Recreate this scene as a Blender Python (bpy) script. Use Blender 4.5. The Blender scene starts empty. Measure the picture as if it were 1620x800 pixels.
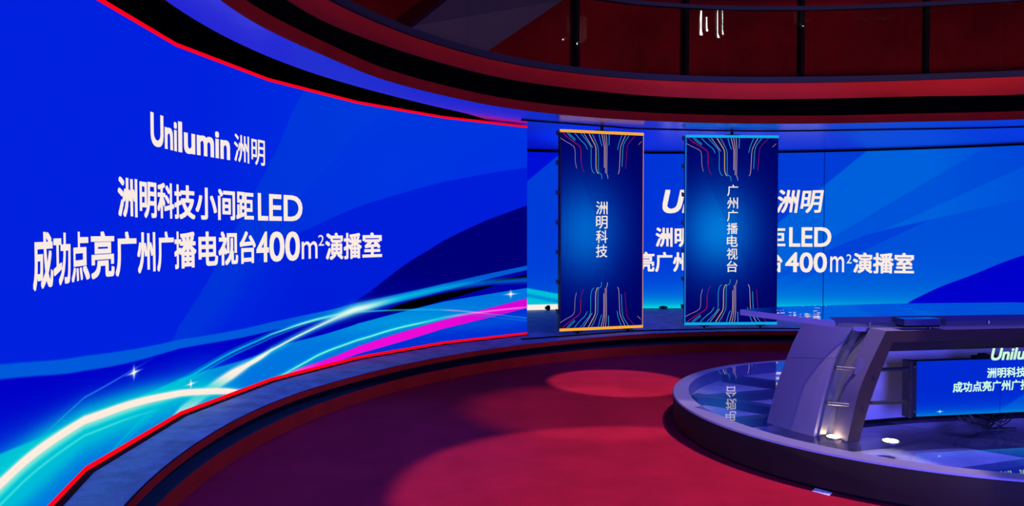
import bpy, bmesh, math, random
import numpy as np
from mathutils import Vector, Matrix

random.seed(7)
S = bpy.context.scene
COL = S.collection
PI = math.pi

# ------------------------------------------------------------------ camera
PITCH = math.atan(35 / 1224)
cam_d = bpy.data.cameras.new('camera')
cam_d.sensor_fit = 'HORIZONTAL'
cam_d.sensor_width = 36.0
cam_d.lens = 36.0 * 1224 / 1620
cam_d.clip_end = 100
cam = bpy.data.objects.new('camera', cam_d)
COL.objects.link(cam)
cam.location = (0, 0, 1.6)
cam.rotation_euler = (PI / 2 - PITCH, 0, 0)
S.camera = cam

# ------------------------------------------------------------------ world, exposure
S.view_settings.view_transform = 'Standard'
S.view_settings.look = 'None'
S.view_settings.exposure = 0.0
S.view_settings.gamma = 1.0
S.view_settings.use_curve_mapping = False
W = bpy.data.worlds.new('studio_world')
S.world = W
W.use_nodes = True
W.node_tree.nodes['Background'].inputs[0].default_value = (0.05, 0.04, 0.10, 1)
W.node_tree.nodes['Background'].inputs[1].default_value = 0.02


# ------------------------------------------------------------------ lights: ceiling spots, and unseen fills added for brightness
def spot(name, loc, aim, energy, col, half_deg, blend, size=0.05):
    d = bpy.data.lights.new(name, 'SPOT')
    d.energy = energy
    d.color = col
    d.spot_size = math.radians(2 * half_deg)
    d.spot_blend = blend
    d.shadow_soft_size = size
    o = bpy.data.objects.new(name, d)
    COL.objects.link(o)
    o.location = loc
    v = Vector(aim) - Vector(loc)
    o.rotation_euler = v.to_track_quat('-Z', 'Y').to_euler()
    return o


def area(name, loc, aim, energy, col, size):
    d = bpy.data.lights.new(name, 'AREA')
    d.shape = 'DISK'
    d.size = size
    d.energy = energy
    d.color = col
    o = bpy.data.objects.new(name, d)
    COL.objects.link(o)
    o.location = loc
    v = Vector(aim) - Vector(loc)
    o.rotation_euler = v.to_track_quat('-Z', 'Y').to_euler()
    return o


WARM = (1.0, 0.80, 0.74)
spot('spotlight_small_pool', (2.6, 6.8, 6.4), (1.14, 8.13, 0), 1300, WARM, 6.2, 0.08)
spot('spotlight_soft_pool', (3.3, 5.4, 6.4), (0.75, 6.85, 0), 640, WARM, 9.5, 0.55)
spot('spotlight_wide_pool', (3.4, 3.6, 6.4), (1.10, 4.62, 0), 1450, WARM, 13.4, 0.14)
spot('spotlight_desk', (3.0, 4.4, 6.6), (3.3, 6.1, 0.25), 1500, (0.21, 0.17, 1.0), 17.5, 0.35, 0.3)
area('front_blue_fill', (2.2, -3.8, 1.5), (2.9, 5.2, 0.6), 1350, (0.12, 0.12, 1.0), 3.0)  # unseen blue fill added behind the camera to brighten the desk
spot('soffit_fill_behind_wall', (-0.9, 11.6, 0.5), (2.6, 10.9, 2.97), 520, (0.0, 0.03, 1.0), 34, 0.7, 0.2)  # unseen blue fill added low behind the left wall for the soffit
spot('soffit_fill_far_right', (9.6, 9.6, 0.5), (5.6, 10.6, 2.97), 520, (0.0, 0.03, 1.0), 34, 0.7, 0.2)  # second added soffit fill, hidden beyond the right edge of view
spot('stage_left_fill', (4.4, 4.6, 6.4), (-2.0, 5.6, 0.25), 1700, (0.03, 0.16, 1.0), 15, 0.7, 0.3)  # added blue fill, brightens the deck beside the left wall
spot('stage_back_fill', (3.6, 3.6, 6.4), (2.2, 10.6, 0.25), 1500, (0.05, 0.10, 1.0), 18, 0.7, 0.3)  # added blue fill for the deck at the back
spot('gallery_fill', (4.0, 4.7, 2.45), (4.0, 4.7, 9.0), 540, (1.0, 0.60, 0.62), 83.5, 0.1, 0.25)  # added fill without a fixture, lifts the red bands and gallery wall
area('overhead_fill', (3.4, 4.6, 6.3), (3.4, 5.2, 0), 9, (1.0, 0.72, 0.80), 2.2)  # dim general fill added overhead


# ------------------------------------------------------------------ materials
def lin(c):
    return tuple(((v / 255) / 12.92 if v / 255 <= 0.04045 else ((v / 255 + 0.055) / 1.055) ** 2.4) for v in c)


def pbr(name, col, rough=0.5, metal=0.0, noise=0.0, nscale=6.0, bump=0.0, bscale=40.0, col2=None, spec=0.5, detail=6):
    m = bpy.data.materials.new(name)
    m.use_nodes = True
    nt = m.node_tree
    b = nt.nodes['Principled BSDF']
    b.inputs['Base Color'].default_value = (*col, 1)
    b.inputs['Roughness'].default_value = rough
    b.inputs['Metallic'].default_value = metal
    b.inputs['Specular IOR Level'].default_value = spec
    if noise or bump:
        tc = nt.nodes.new('ShaderNodeTexCoord')
    if noise:
        n = nt.nodes.new('ShaderNodeTexNoise')
        n.inputs['Scale'].default_value = nscale
        n.inputs['Detail'].default_value = detail
        n.inputs['Roughness'].default_value = 0.65
        nt.links.new(tc.outputs['Object'], n.inputs['Vector'])
        r = nt.nodes.new('ShaderNodeValToRGB')
        c2 = col2 or tuple(v * (1 - noise) for v in col)
        r.color_ramp.elements[0].position = 0.35
        r.color_ramp.elements[1].position = 0.65
        r.color_ramp.elements[0].color = (*c2, 1)
        r.color_ramp.elements[1].color = (*col, 1)
        nt.links.new(n.outputs['Fac'], r.inputs['Fac'])
        nt.links.new(r.outputs['Color'], b.inputs['Base Color'])
    if bump:
        n2 = nt.nodes.new('ShaderNodeTexNoise')
        n2.inputs['Scale'].default_value = bscale
        n2.inputs['Detail'].default_value = 4
        nt.links.new(tc.outputs['Object'], n2.inputs['Vector'])
        bp = nt.nodes.new('ShaderNodeBump')
        bp.inputs['Strength'].default_value = bump
        bp.inputs['Distance'].default_value = 0.02
        nt.links.new(n2.outputs['Fac'], bp.inputs['Height'])
        nt.links.new(bp.outputs['Normal'], b.inputs['Normal'])
    return m


def emit(name, rgb, k=1.0):
    m = bpy.data.materials.new(name)
    m.use_nodes = True
    nt = m.node_tree
    nt.nodes.clear()
    e = nt.nodes.new('ShaderNodeEmission')
    e.inputs[0].default_value = (*lin(rgb), 1)
    e.inputs[1].default_value = k
    o = nt.nodes.new('ShaderNodeOutputMaterial')
    nt.links.new(e.outputs[0], o.inputs[0])
    return m


def glass(name, tint, ior=1.5, rough=0.0, bump=0.0, bscale=8.0, extra=0.0):
    """clear pane: what lies behind shows through, the surface mirrors by Fresnel"""
    m = bpy.data.materials.new(name)
    m.use_nodes = True
    nt = m.node_tree
    nt.nodes.clear()
    o = nt.nodes.new('ShaderNodeOutputMaterial')
    mix = nt.nodes.new('ShaderNodeMixShader')
    t = nt.nodes.new('ShaderNodeBsdfTransparent')
    t.inputs[0].default_value = (*tint, 1)
    g = nt.nodes.new('ShaderNodeBsdfGlossy')
    g.inputs['Roughness'].default_value = rough
    g.inputs[0].default_value = (1, 1, 1, 1)
    f = nt.nodes.new('ShaderNodeFresnel')
    f.inputs[0].default_value = ior
    a = nt.nodes.new('ShaderNodeMath')
    a.operation = 'ADD'
    a.use_clamp = True
    a.inputs[1].default_value = extra
    nt.links.new(f.outputs[0], a.inputs[0])
    ge = nt.nodes.new('ShaderNodeNewGeometry')   # the mirror is the outer face only: inside, the pane just lets light out
    k = nt.nodes.new('ShaderNodeMath')
    k.operation = 'MULTIPLY_ADD'
    k.inputs[1].default_value = -1.0
    k.inputs[2].default_value = 1.0
    nt.links.new(ge.outputs['Backfacing'], k.inputs[0])
    k2 = nt.nodes.new('ShaderNodeMath')
    k2.operation = 'MULTIPLY'
    nt.links.new(a.outputs[0], k2.inputs[0])
    nt.links.new(k.outputs[0], k2.inputs[1])
    nt.links.new(k2.outputs[0], mix.inputs[0])
    nt.links.new(t.outputs[0], mix.inputs[1])
    nt.links.new(g.outputs[0], mix.inputs[2])
    nt.links.new(mix.outputs[0], o.inputs[0])
    if bump:
        tc = nt.nodes.new('ShaderNodeTexCoord')
        n = nt.nodes.new('ShaderNodeTexNoise')
        n.inputs['Scale'].default_value = bscale
        n.inputs['Detail'].default_value = 2
        nt.links.new(tc.outputs['Object'], n.inputs['Vector'])
        bp = nt.nodes.new('ShaderNodeBump')
        bp.inputs['Strength'].default_value = bump
        bp.inputs['Distance'].default_value = 0.02
        nt.links.new(n.outputs['Fac'], bp.inputs['Height'])
        nt.links.new(bp.outputs['Normal'], g.inputs['Normal'])
    return m


M_CARPET = pbr('red_carpet', (0.50, 0.009, 0.046), 0.95, noise=0.25, nscale=2.2, bump=0.25, bscale=220, spec=0.1)
M_RED = pbr('dark_red_paint', (0.42, 0.014, 0.011), 0.8, noise=0.15, nscale=1.5, spec=0.08)
M_STEPRED = pbr('red_step_face', (0.56, 0.018, 0.008), 0.8, noise=0.25, nscale=3, spec=0.08)
M_WALLRED = pbr('gallery_red', (0.17, 0.003, 0.004), 0.7, noise=0.5, nscale=0.8, spec=0.05)
M_NAVY = pbr('navy_trim', (0.012, 0.012, 0.022), 0.7, spec=0.1)
M_BLACK = pbr('matt_black', (0.005, 0.005, 0.006), 0.85, spec=0.08)
M_UNDER = pbr('black_soffit', (0.003, 0.002, 0.002), 1.0, spec=0.0)
M_SOFFIT = pbr('blue_tinted_soffit', (0.32, 0.42, 1.0), 0.24, metal=0.6)  # white soffit with the blue glow of the screens put into its colour
M_STAGE = pbr('worn_grey_stage', (0.26, 0.34, 0.52), 0.6, noise=0.5, nscale=5, bump=0.5, bscale=14, col2=(0.13, 0.17, 0.28), spec=0.3)
M_TREAD = pbr('dark_tread', (0.028, 0.036, 0.048), 0.8, spec=0.15)
M_DARKWALL = pbr('charcoal_wall', (0.010, 0.010, 0.013), 0.9, spec=0.1)
M_GREYBEAM = pbr('grey_duct', (0.040, 0.052, 0.066), 0.7)
M_CAB = pbr('black_cabinet', (0.012, 0.012, 0.014), 0.45)
M_BRACKET = pbr('dark_bracket', (0.05, 0.05, 0.06), 0.4, metal=0.6)
M_DESK = pbr('grey_metallic_desk', (0.20, 0.165, 0.25), 0.45, metal=0.2, noise=0.05, nscale=3)
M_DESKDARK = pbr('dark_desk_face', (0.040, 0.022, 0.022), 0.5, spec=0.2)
M_STEEL = pbr('brushed_steel', (0.24, 0.23, 0.22), 0.36, metal=0.8)
M_COLUMN = pbr('steel_column', (0.40, 0.39, 0.40), 0.38, metal=0.7)
M_BACKPANEL = pbr('pale_desk_panel', (0.46, 0.42, 0.56), 0.5)
M_RIM = pbr('lavender_rim', (0.28, 0.235, 0.46), 0.42, noise=0.08, nscale=5)
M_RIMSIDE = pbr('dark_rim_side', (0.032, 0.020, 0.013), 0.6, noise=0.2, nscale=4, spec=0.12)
M_DECK = pbr('sub_deck', (0.80, 0.80, 0.92), 0.7, noise=0.35, nscale=4)
M_JOIST = pbr('sub_joist', (0.10, 0.11, 0.16), 0.7)
M_FLOORGLASS = glass('floor_glass', (0.92, 0.94, 1.0), 1.55, 0.012, extra=0.10)
M_TOPGLASS = glass('desk_glass', (0.72, 0.80, 0.92), 1.75, 0.01, bump=0.05, bscale=9, extra=0.42)
M_GLASSEDGE = pbr('frosted_glass_edge', (0.42, 0.40, 0.56), 0.25)
M_LEDGE = pbr('clear_ledge', (0.035, 0.035, 0.12), 0.12)
M_GALLERYGLASS = glass('gallery_glass', (0.86, 0.82, 0.82), 1.5, 0.012)
M_CABLE = pbr('black_cable', (0.008, 0.008, 0.010), 0.45)
M_PAPER = pbr('white_paper', (0.8, 0.8, 0.8), 0.8)
M_WHITE = emit('white_pixels', (250, 236, 226))
M_WHITEG = emit('pale_green_pixels', (205, 250, 225))
M_REDLED = emit('red_pixels', (255, 0, 28), 1.05)
M_ORANGE = emit('orange_pixels', (255, 172, 48))
M_CYANBAR = emit('cyan_pixels', (10, 172, 235))
M_L_TAN = emit('tan_line', (205, 170, 165))
M_L_GOLD = emit('gold_line', (200, 160, 90))
M_L_CYAN = emit('cyan_line', (50, 180, 225))
M_L_RED = emit('crimson_line', (150, 18, 62))
M_UPLIGHT = emit('uplight_lens', (255, 226, 165), 30.0)
M_TUBE = emit('tube_lamp', (255, 245, 240), 50)


# ------------------------------------------------------------------ mesh helpers
def wloc(o):
    v = Vector((0, 0, 0))
    while o is not None:
        v += Vector(o.location)
        o = o.parent
    return v


def build(name, verts, faces, mats, parent=None, midx=None, smooth=False, world=True, uv=None, bevel=0.0):
    me = bpy.data.meshes.new(name)
    off = wloc(parent) if (parent is not None and world) else Vector((0, 0, 0))
    me.from_pydata([tuple(Vector(v) - off) for v in verts], [], faces)
    if not isinstance(mats, (list, tuple)):
        mats = [mats]
    for m in mats:
        me.materials.append(m)
    if midx:
        for p, i in zip(me.polygons, midx):
            p.material_index = i
    if smooth:
        for p in me.polygons:
            p.use_smooth = True
    if uv:
        l = me.uv_layers.new(name='UVMap')
        for lp in me.loops:
            l.data[lp.index].uv = uv[lp.vertex_index]
    me.update()
    bm = bmesh.new()
    bm.from_mesh(me)
    if not uv:
        bmesh.ops.recalc_face_normals(bm, faces=bm.faces)
    if bevel:
        es = [e for e in bm.edges if len(e.link_faces) == 2 and e.calc_face_angle(0) > 0.6]
        bmesh.ops.bevel(bm, geom=es, offset=bevel, segments=2, affect='EDGES', profile=0.6)
    bm.to_mesh(me)
    bm.free()
    if smooth:
        me.set_sharp_from_angle(angle=math.radians(40))
    o = bpy.data.objects.new(name, me)
    COL.objects.link(o)
    if parent is not None:
        o.parent = parent
    return o


def thing(name, label, cat, loc=(0, 0, 0), rz=0.0, group=None):
    o = bpy.data.objects.new(name, None)
    o.empty_display_size = 0.1
    COL.objects.link(o)
    o.location = loc
    o.rotation_euler = (0, 0, rz)
    o['label'] = label
    o['category'] = cat
    if group:
        o['group'] = group
    return o


def tag(o, label, cat, kind=None, group=None):
    o['label'] = label
    o['category'] = cat
    if kind:
        o['kind'] = kind
    if group:
        o['group'] = group
    return o


def box(x0, x1, y0, y1, z0, z1):
    v = [(x0, y0, z0), (x1, y0, z0), (x1, y1, z0), (x0, y1, z0), (x0, y0, z1), (x1, y0, z1), (x1, y1, z1), (x0, y1, z1)]
    f = [(0, 3, 2, 1), (4, 5, 6, 7), (0, 1, 5, 4), (1, 2, 6, 5), (2, 3, 7, 6), (3, 0, 4, 7)]
    return v, f


def join(*parts):
    V, F = [], []
    for v, f in parts:
        n = len(V)
        V += [tuple(p) for p in v]
        F += [tuple(i + n for i in q) for q in f]
    return V, F


def tube(pts, r, n=10, cap=True):
    pts = [Vector(p) for p in pts]
    V, F = [], []
    up = Vector((0, 0, 1))
    prev = None
    for i, p in enumerate(pts):
        t = (pts[min(i + 1, len(pts) - 1)] - pts[max(i - 1, 0)]).normalized()
        a = prev if prev is not None else (up if abs(t.z) < 0.9 else Vector((1, 0, 0)))
        u = (a - t * a.dot(t)).normalized()
        w = t.cross(u)
        prev = u
        rr = r[i] if isinstance(r, (list, tuple)) else r
        for k in range(n):
            an = 2 * PI * k / n
            V.append(tuple(p + (u * math.cos(an) + w * math.sin(an)) * rr))
    for i in range(len(pts) - 1):
        for k in range(n):
            F.append((i * n + k, i * n + (k + 1) % n, (i + 1) * n + (k + 1) % n, (i + 1) * n + k))
    if cap:
        F.append(tuple(range(n - 1, -1, -1)))
        F.append(tuple((len(pts) - 1) * n + k for k in range(n)))
    return V, F


def prism(poly, z0, z1):
    n = len(poly)
    V = [(x, y, z0) for x, y in poly] + [(x, y, z1) for x, y in poly]
    F = [tuple(range(n - 1, -1, -1)), tuple(range(n, 2 * n))]
    F += [(i, (i + 1) % n, n + (i + 1) % n, n + i) for i in range(n)]
    return V, F


def spline(pts, n):
    """Catmull-Rom through points"""
    P = [np.array(p, float) for p in pts]
    P = [2 * P[0] - P[1]] + P + [2 * P[-1] - P[-2]]
    out = []
    for i in range(1, len(P) - 2):
        for k in range(n):
            t = k / n
            a, b, c, d = P[i - 1], P[i], P[i + 1], P[i + 2]
            out.append(0.5 * ((2 * b) + (-a + c) * t + (2 * a - 5 * b + 4 * c - d) * t * t + (-a + 3 * b - 3 * c + d) * t ** 3))
    out.append(P[-2])
    return [tuple(float(q) for q in v) for v in out]


# rings around the middle of the studio, radius by angle
C0 = np.array([3.5, 4.8])


def table(pairs):
    pairs = sorted(pairs)
    s = spline(pairs, 8)
    a = np.array([p[0] for p in s])
    b = np.array([p[1] for p in s])
    return lambda t: float(np.interp(t, a, b))


R_SOF = table([(-15, 5.8), (20, 5.75), (45, 5.62), (60, 5.46), (68, 5.26), (77, 5.14), (94, 5.12), (110, 5.18), (123, 5.23), (133, 5.24), (144, 5.19), (155, 5.17), (166, 5.13), (182, 5.23), (205, 5.25), (218, 5.25)])
R_UP = table([(-15, 4.9), (20, 4.85), (40, 4.7), (60, 4.42), (75, 4.10), (89, 4.11), (101, 4.23), (117, 4.39), (130, 4.5), (140, 4.61), (152, 4.69), (162, 4.80), (176, 4.97), (205, 5.08), (218, 5.08)])
R_LED = table([(-15, 4.95), (20, 4.88), (40, 4.7), (60.5, 4.34), (74, 4.15), (92, 4.15), (110, 4.34), (117, 4.44), (129, 4.60), (139, 4.71), (150, 4.78), (161, 4.87), (176, 5.0), (205, 5.1), (218, 5.1)])
R_STG = table([(-15, 5.7), (60, 5.68), (88, 5.62), (107, 5.60), (125, 5.53), (149, 5.49), (165, 5.53), (185, 5.50), (218, 5.50)])
R_LOW = lambda t: 5.46


def pol(t, r):
    a = math.radians(t)
    return C0[0] + r * math.cos(a), C0[1] + r * math.sin(a)


def ring(profile, t0, t1, n, closed=True):
    """profile: list of (radius function, dr, z) swept round the studio"""
    V, F = [], []
    k = len(profile)
    for i in range(n + 1):
        t = t0 + (t1 - t0) * i / n
        for rf, dr, z in profile:
            x, y = pol(t, rf(t) + dr)
            V.append((x, y, z))
    for i in range(n):
        for j in range(k if closed else k - 1):
            j2 = (j + 1) % k
            F.append((i * k + j, i * k + j2, (i + 1) * k + j2, (i + 1) * k + j))
    if closed:
        F.append(tuple(range(k)))
        F.append(tuple(n * k + j for j in range(k - 1, -1, -1)))
    return V, F


# ------------------------------------------------------------------ room shell
X0, X1, Y0, Y1, ZT = -4.6, 13.6, -4.5, 16.0, 7.2
fl = build('floor', *box(X0, X1, Y0, Y1, -0.1, 0.0), M_CARPET)
tag(fl, 'dark red carpet floor of the studio with bright pools of light', 'floor', 'structure')
for nm, b, lb in (('wall_left', (X0 - .1, X0, Y0, Y1, 0, ZT), 'charcoal studio wall behind the left video wall'),
                  ('wall_right', (X1, X1 + .1, Y0, Y1, 0, ZT), 'charcoal studio wall at the far right'),
                  ('wall_back', (X0, X1, Y1, Y1 + .1, 0, ZT), 'charcoal studio wall behind the back video wall'),
                  ('wall_front', (X0, X1, Y0 - .1, Y0, 0, ZT), 'charcoal studio wall behind the camera')):
    tag(build(nm, *box(*b), M_DARKWALL), lb, 'wall', 'structure')
tag(build('ceiling', *box(X0, X1, Y0, Y1, ZT, ZT + .1), M_DARKWALL), 'dark studio ceiling high above the gallery', 'ceiling', 'structure')

# blue-tinted soffit between the video walls and the round opening
SOF_OUT = table([(-15, 9.0), (40, 8.95), (75, 9.0), (95, 8.95), (112, 8.75), (119, 8.2), (124, 6.6), (131, 5.98), (140, 5.74), (150, 5.62), (165, 5.58), (185, 5.56), (205, 5.55), (218, 5.55)])  # pulled in at the left wall; open gap added for the dark shade band
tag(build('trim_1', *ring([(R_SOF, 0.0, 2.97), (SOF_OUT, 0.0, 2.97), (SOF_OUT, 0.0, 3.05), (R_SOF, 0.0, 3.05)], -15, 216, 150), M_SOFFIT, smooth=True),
    'white ceiling soffit, tinted blue for the screen glow, above the video walls', 'soffit', 'structure')
tag(build('trim_2', *ring([(R_SOF, -0.02, 2.965), (R_SOF, 0.0, 2.965), (R_SOF, 0.0, 3.065), (R_SOF, -0.02, 3.065)], -15, 216, 150), M_STEPRED, smooth=True),
    'narrow dark red band along the lower edge of the ceiling ring', 'trim', 'structure')
tag(build('trim_3', *ring([(R_UP, 0.025, 3.117), (R_SOF, -0.0, 3.067), (R_SOF, 0.0, 3.14), (R_UP, 0.15, 3.2)], -15, 216, 150), M_UNDER, smooth=True),
    'black underside of the ceiling ring between its two red bands', 'soffit', 'structure')
tag(build('trim_4', *ring([(R_UP, 0.0, 3.115), (R_UP, 0.02, 3.115), (R_LED, 0.02, 3.30), (R_LED, 0.0, 3.30)], -15, 216, 150), M_RED, smooth=True),
    'wide red band round the ceiling opening under the glass gallery', 'trim', 'structure')
tag(build('trim_5', *ring([(R_LED, -0.03, 3.30), (R_LED, 0.12, 3.30), (R_LED, 0.12, 3.365), (R_LED, -0.03, 3.365)], -15, 216, 150), M_NAVY, smooth=True),
    'dark navy ledge carrying the gallery glass above the red band', 'trim', 'structure')
tag(build('trim_6', *ring([(R_LED, 0.12, 3.29), (R_LED, 1.2, 3.29), (R_LED, 1.2, 3.33), (R_LED, 0.12, 3.33)], -15, 216, 150), M_WALLRED, smooth=True),
    'dark red gallery floor behind the curved glass', 'floor', 'structure')
tag(build('trim_7', *ring([(R_LED, 1.1, 3.33), (R_LED, 1.2, 3.33), (R_LED, 1.2, 7.1), (R_LED, 1.1, 7.1)], -15, 216, 150), M_WALLRED, smooth=True),
    'tall dark red curved wall of the upper gallery', 'wall', 'structure')

# gallery posts
for i, (x, y) in enumerate(((0.792, 9.564), (2.213, 9.914), (3.696, 9.944), (5.160, 9.692))):
    d = np.array([x, y]) - C0
    a = math.atan2(d[1], d[0])
    v, f = box(-0.04, 0.05, -0.026, 0.026, 3.33, 7.0)
    v = [(x + p[0] * math.cos(a) - p[1] * math.sin(a), y + p[0] * math.sin(a) + p[1] * math.cos(a), p[2]) for p in v]
    tag(build('trim_%d' % (8 + i), v, f, M_BLACK, bevel=0.006),
        ('faint black post furthest left on the red gallery wall', 'black gallery post above the second hanging panel, left of the white lamp reflections',
         'black gallery post right of the white lamp reflections', 'thick black gallery post furthest right on the red wall')[i], 'post', 'structure')

# grey slanting duct on the gallery
dq = [(-1.45, 7.55, 3.335), (-0.991, 7.989, 3.70), (-0.689, 8.34, 4.064), (0.1, 8.95, 5.4), (1.75, 9.55, 5.4), (0.597, 9.216, 4.32), (-0.213, 8.741, 3.655), (-0.55, 8.50, 3.335)]
n = len(dq)
bk = []
for x, y, z in dq:
    d = np.array([x, y]) - C0
    d = d / np.hypot(*d) * 0.14
    bk.append((x + d[0], y + d[1], z))
F = [(0, 1, 6, 7), (1, 2, 5, 6), (2, 3, 4, 5)]
F = F + [tuple(i + n for i in reversed(q)) for q in F] + [(i, (i + 1) % n, n + (i + 1) % n, n + i) for i in range(n)]
tag(build('slanting_duct', dq + bk, F, M_GREYBEAM), 'broad grey slanting duct behind the gallery glass, upper left of middle', 'duct')

# glass balustrade
gb = thing('glass_balustrade', 'curved balustrade of clear glass panes with navy handrail on the gallery ledge', 'balustrade', (*pol(110, R_LED(110)), 3.365))
seams = [118.3 + 13.7 * k for k in range(-8, 7)]
for a, b in zip(seams[:-1], seams[1:]):
    a += 0.06
    b -= 0.06
    p, q = np.array(pol(a, R_LED(a))), np.array(pol(b, R_LED(b)))
    e = (q - p) / np.hypot(*(q - p))
    nn = np.array([-e[1], e[0]]) * 0.012
    poly = [p, q, q + nn, p + nn]
    build('glass_pane', *prism([tuple(v) for v in poly], 3.366, 4.125), M_GALLERYGLASS, gb)
build('handrail', *ring([(R_LED, -0.03, 4.125), (R_LED, 0.03, 4.125), (R_LED, 0.03, 4.168), (R_LED, -0.03, 4.168)], 8, 200, 140), M_NAVY, gb, smooth=True)

# stage round the floor
st = thing('round_stage', 'low curved two-step stage with worn grey top and dark red step faces', 'stage', (*pol(120, 6.5), 0))
R_OUT = lambda t: 9.6 if t < 128 else (9.6 - (t - 128) * 0.28 if t < 140 else 6.24)
T0, T1, NS = -15, 214, 180
build('lower_step', *ring([(R_LOW, 0, 0.0), (R_LOW, 0.5, 0.0), (R_LOW, 0.5, 0.118), (R_LOW, 0, 0.118)], T0, T1, NS), [M_STEPRED, M_TREAD], st,
      midx=([0, 0, 1, 0] * NS + [0, 0]), smooth=True)
build('step_riser', *ring([(R_LOW, 0.30, 0.119), (R_LOW, 0.5, 0.119), (R_LOW, 0.5, 0.19), (R_LOW, 0.30, 0.19)], T0, T1, NS), M_BLACK, st, smooth=True)
build('stage_deck', *ring([(R_STG, 0.0, 0.245), (R_STG, 0.0, 0.192), (R_OUT, 0, 0.192), (R_OUT, 0, 0.245)], T0, T1, NS), [M_STEPRED, M_BLACK], st,
      midx=([0, 1, 1, 1] * NS + [1, 1]), smooth=True)


# worn deck covering with a torn front edge
def edge(t):
    w = 0.012 * math.sin(t * 1.9) + 0.010 * math.sin(t * 5.3 + 1) + 0.007 * math.sin(t * 13.1)
    return R_STG(t) + 0.012 + (max(0, w) if t < 112 else 0.0)


NV = 900
build('deck_covering', *ring([(edge, 0, 0.251), (edge, 0, 0.2455), (R_OUT, 0, 0.2455), (R_OUT, 0, 0.251)], T0, T1, NV), M_STAGE, st)

# panel tracks: a slot in the soffit and a rail on the stage
TRK = [(0.12, 9.57), (1.24, 10.15), (1.78, 10.4), (3.19, 10.62), (4.37, 10.56), (6.73, 10.2), (8.2, 9.6)]


def strip_along(pts, w, z0, z1, n=12):
    s = spline(pts, n)
    V, F = [], []
    for i, p in enumerate(s):
        a, b = np.array(s[max(i - 1, 0)]), np.array(s[min(i + 1, len(s) - 1)])
        t = (b - a) / np.hypot(*(b - a))
        nn = np.array([-t[1], t[0]]) * w / 2
        p = np.array(p)
        for q, z in ((p - nn, z0), (p + nn, z0), (p + nn, z1), (p - nn, z1)):
            V.append((q[0], q[1], z))
    m = len(s)
    for i in range(m - 1):
        for j in range(4):
            F.append((i * 4 + j, i * 4 + (j + 1) % 4, (i + 1) * 4 + (j + 1) % 4, (i + 1) * 4 + j))
    F += [(0, 1, 2, 3), tuple((m - 1) * 4 + j for j in (3, 2, 1, 0))]
    return V, F


tag(build('ceiling_track', *strip_along(TRK, 0.03, 2.956, 2.969), M_BLACK), 'thin black curved sliding track under the blue soffit', 'track')
tag(build('stage_track', *strip_along(TRK, 0.06, 0.252, 0.262), M_BLACK), 'thin black curved rail set along the stage below the hanging panels', 'track')


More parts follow.
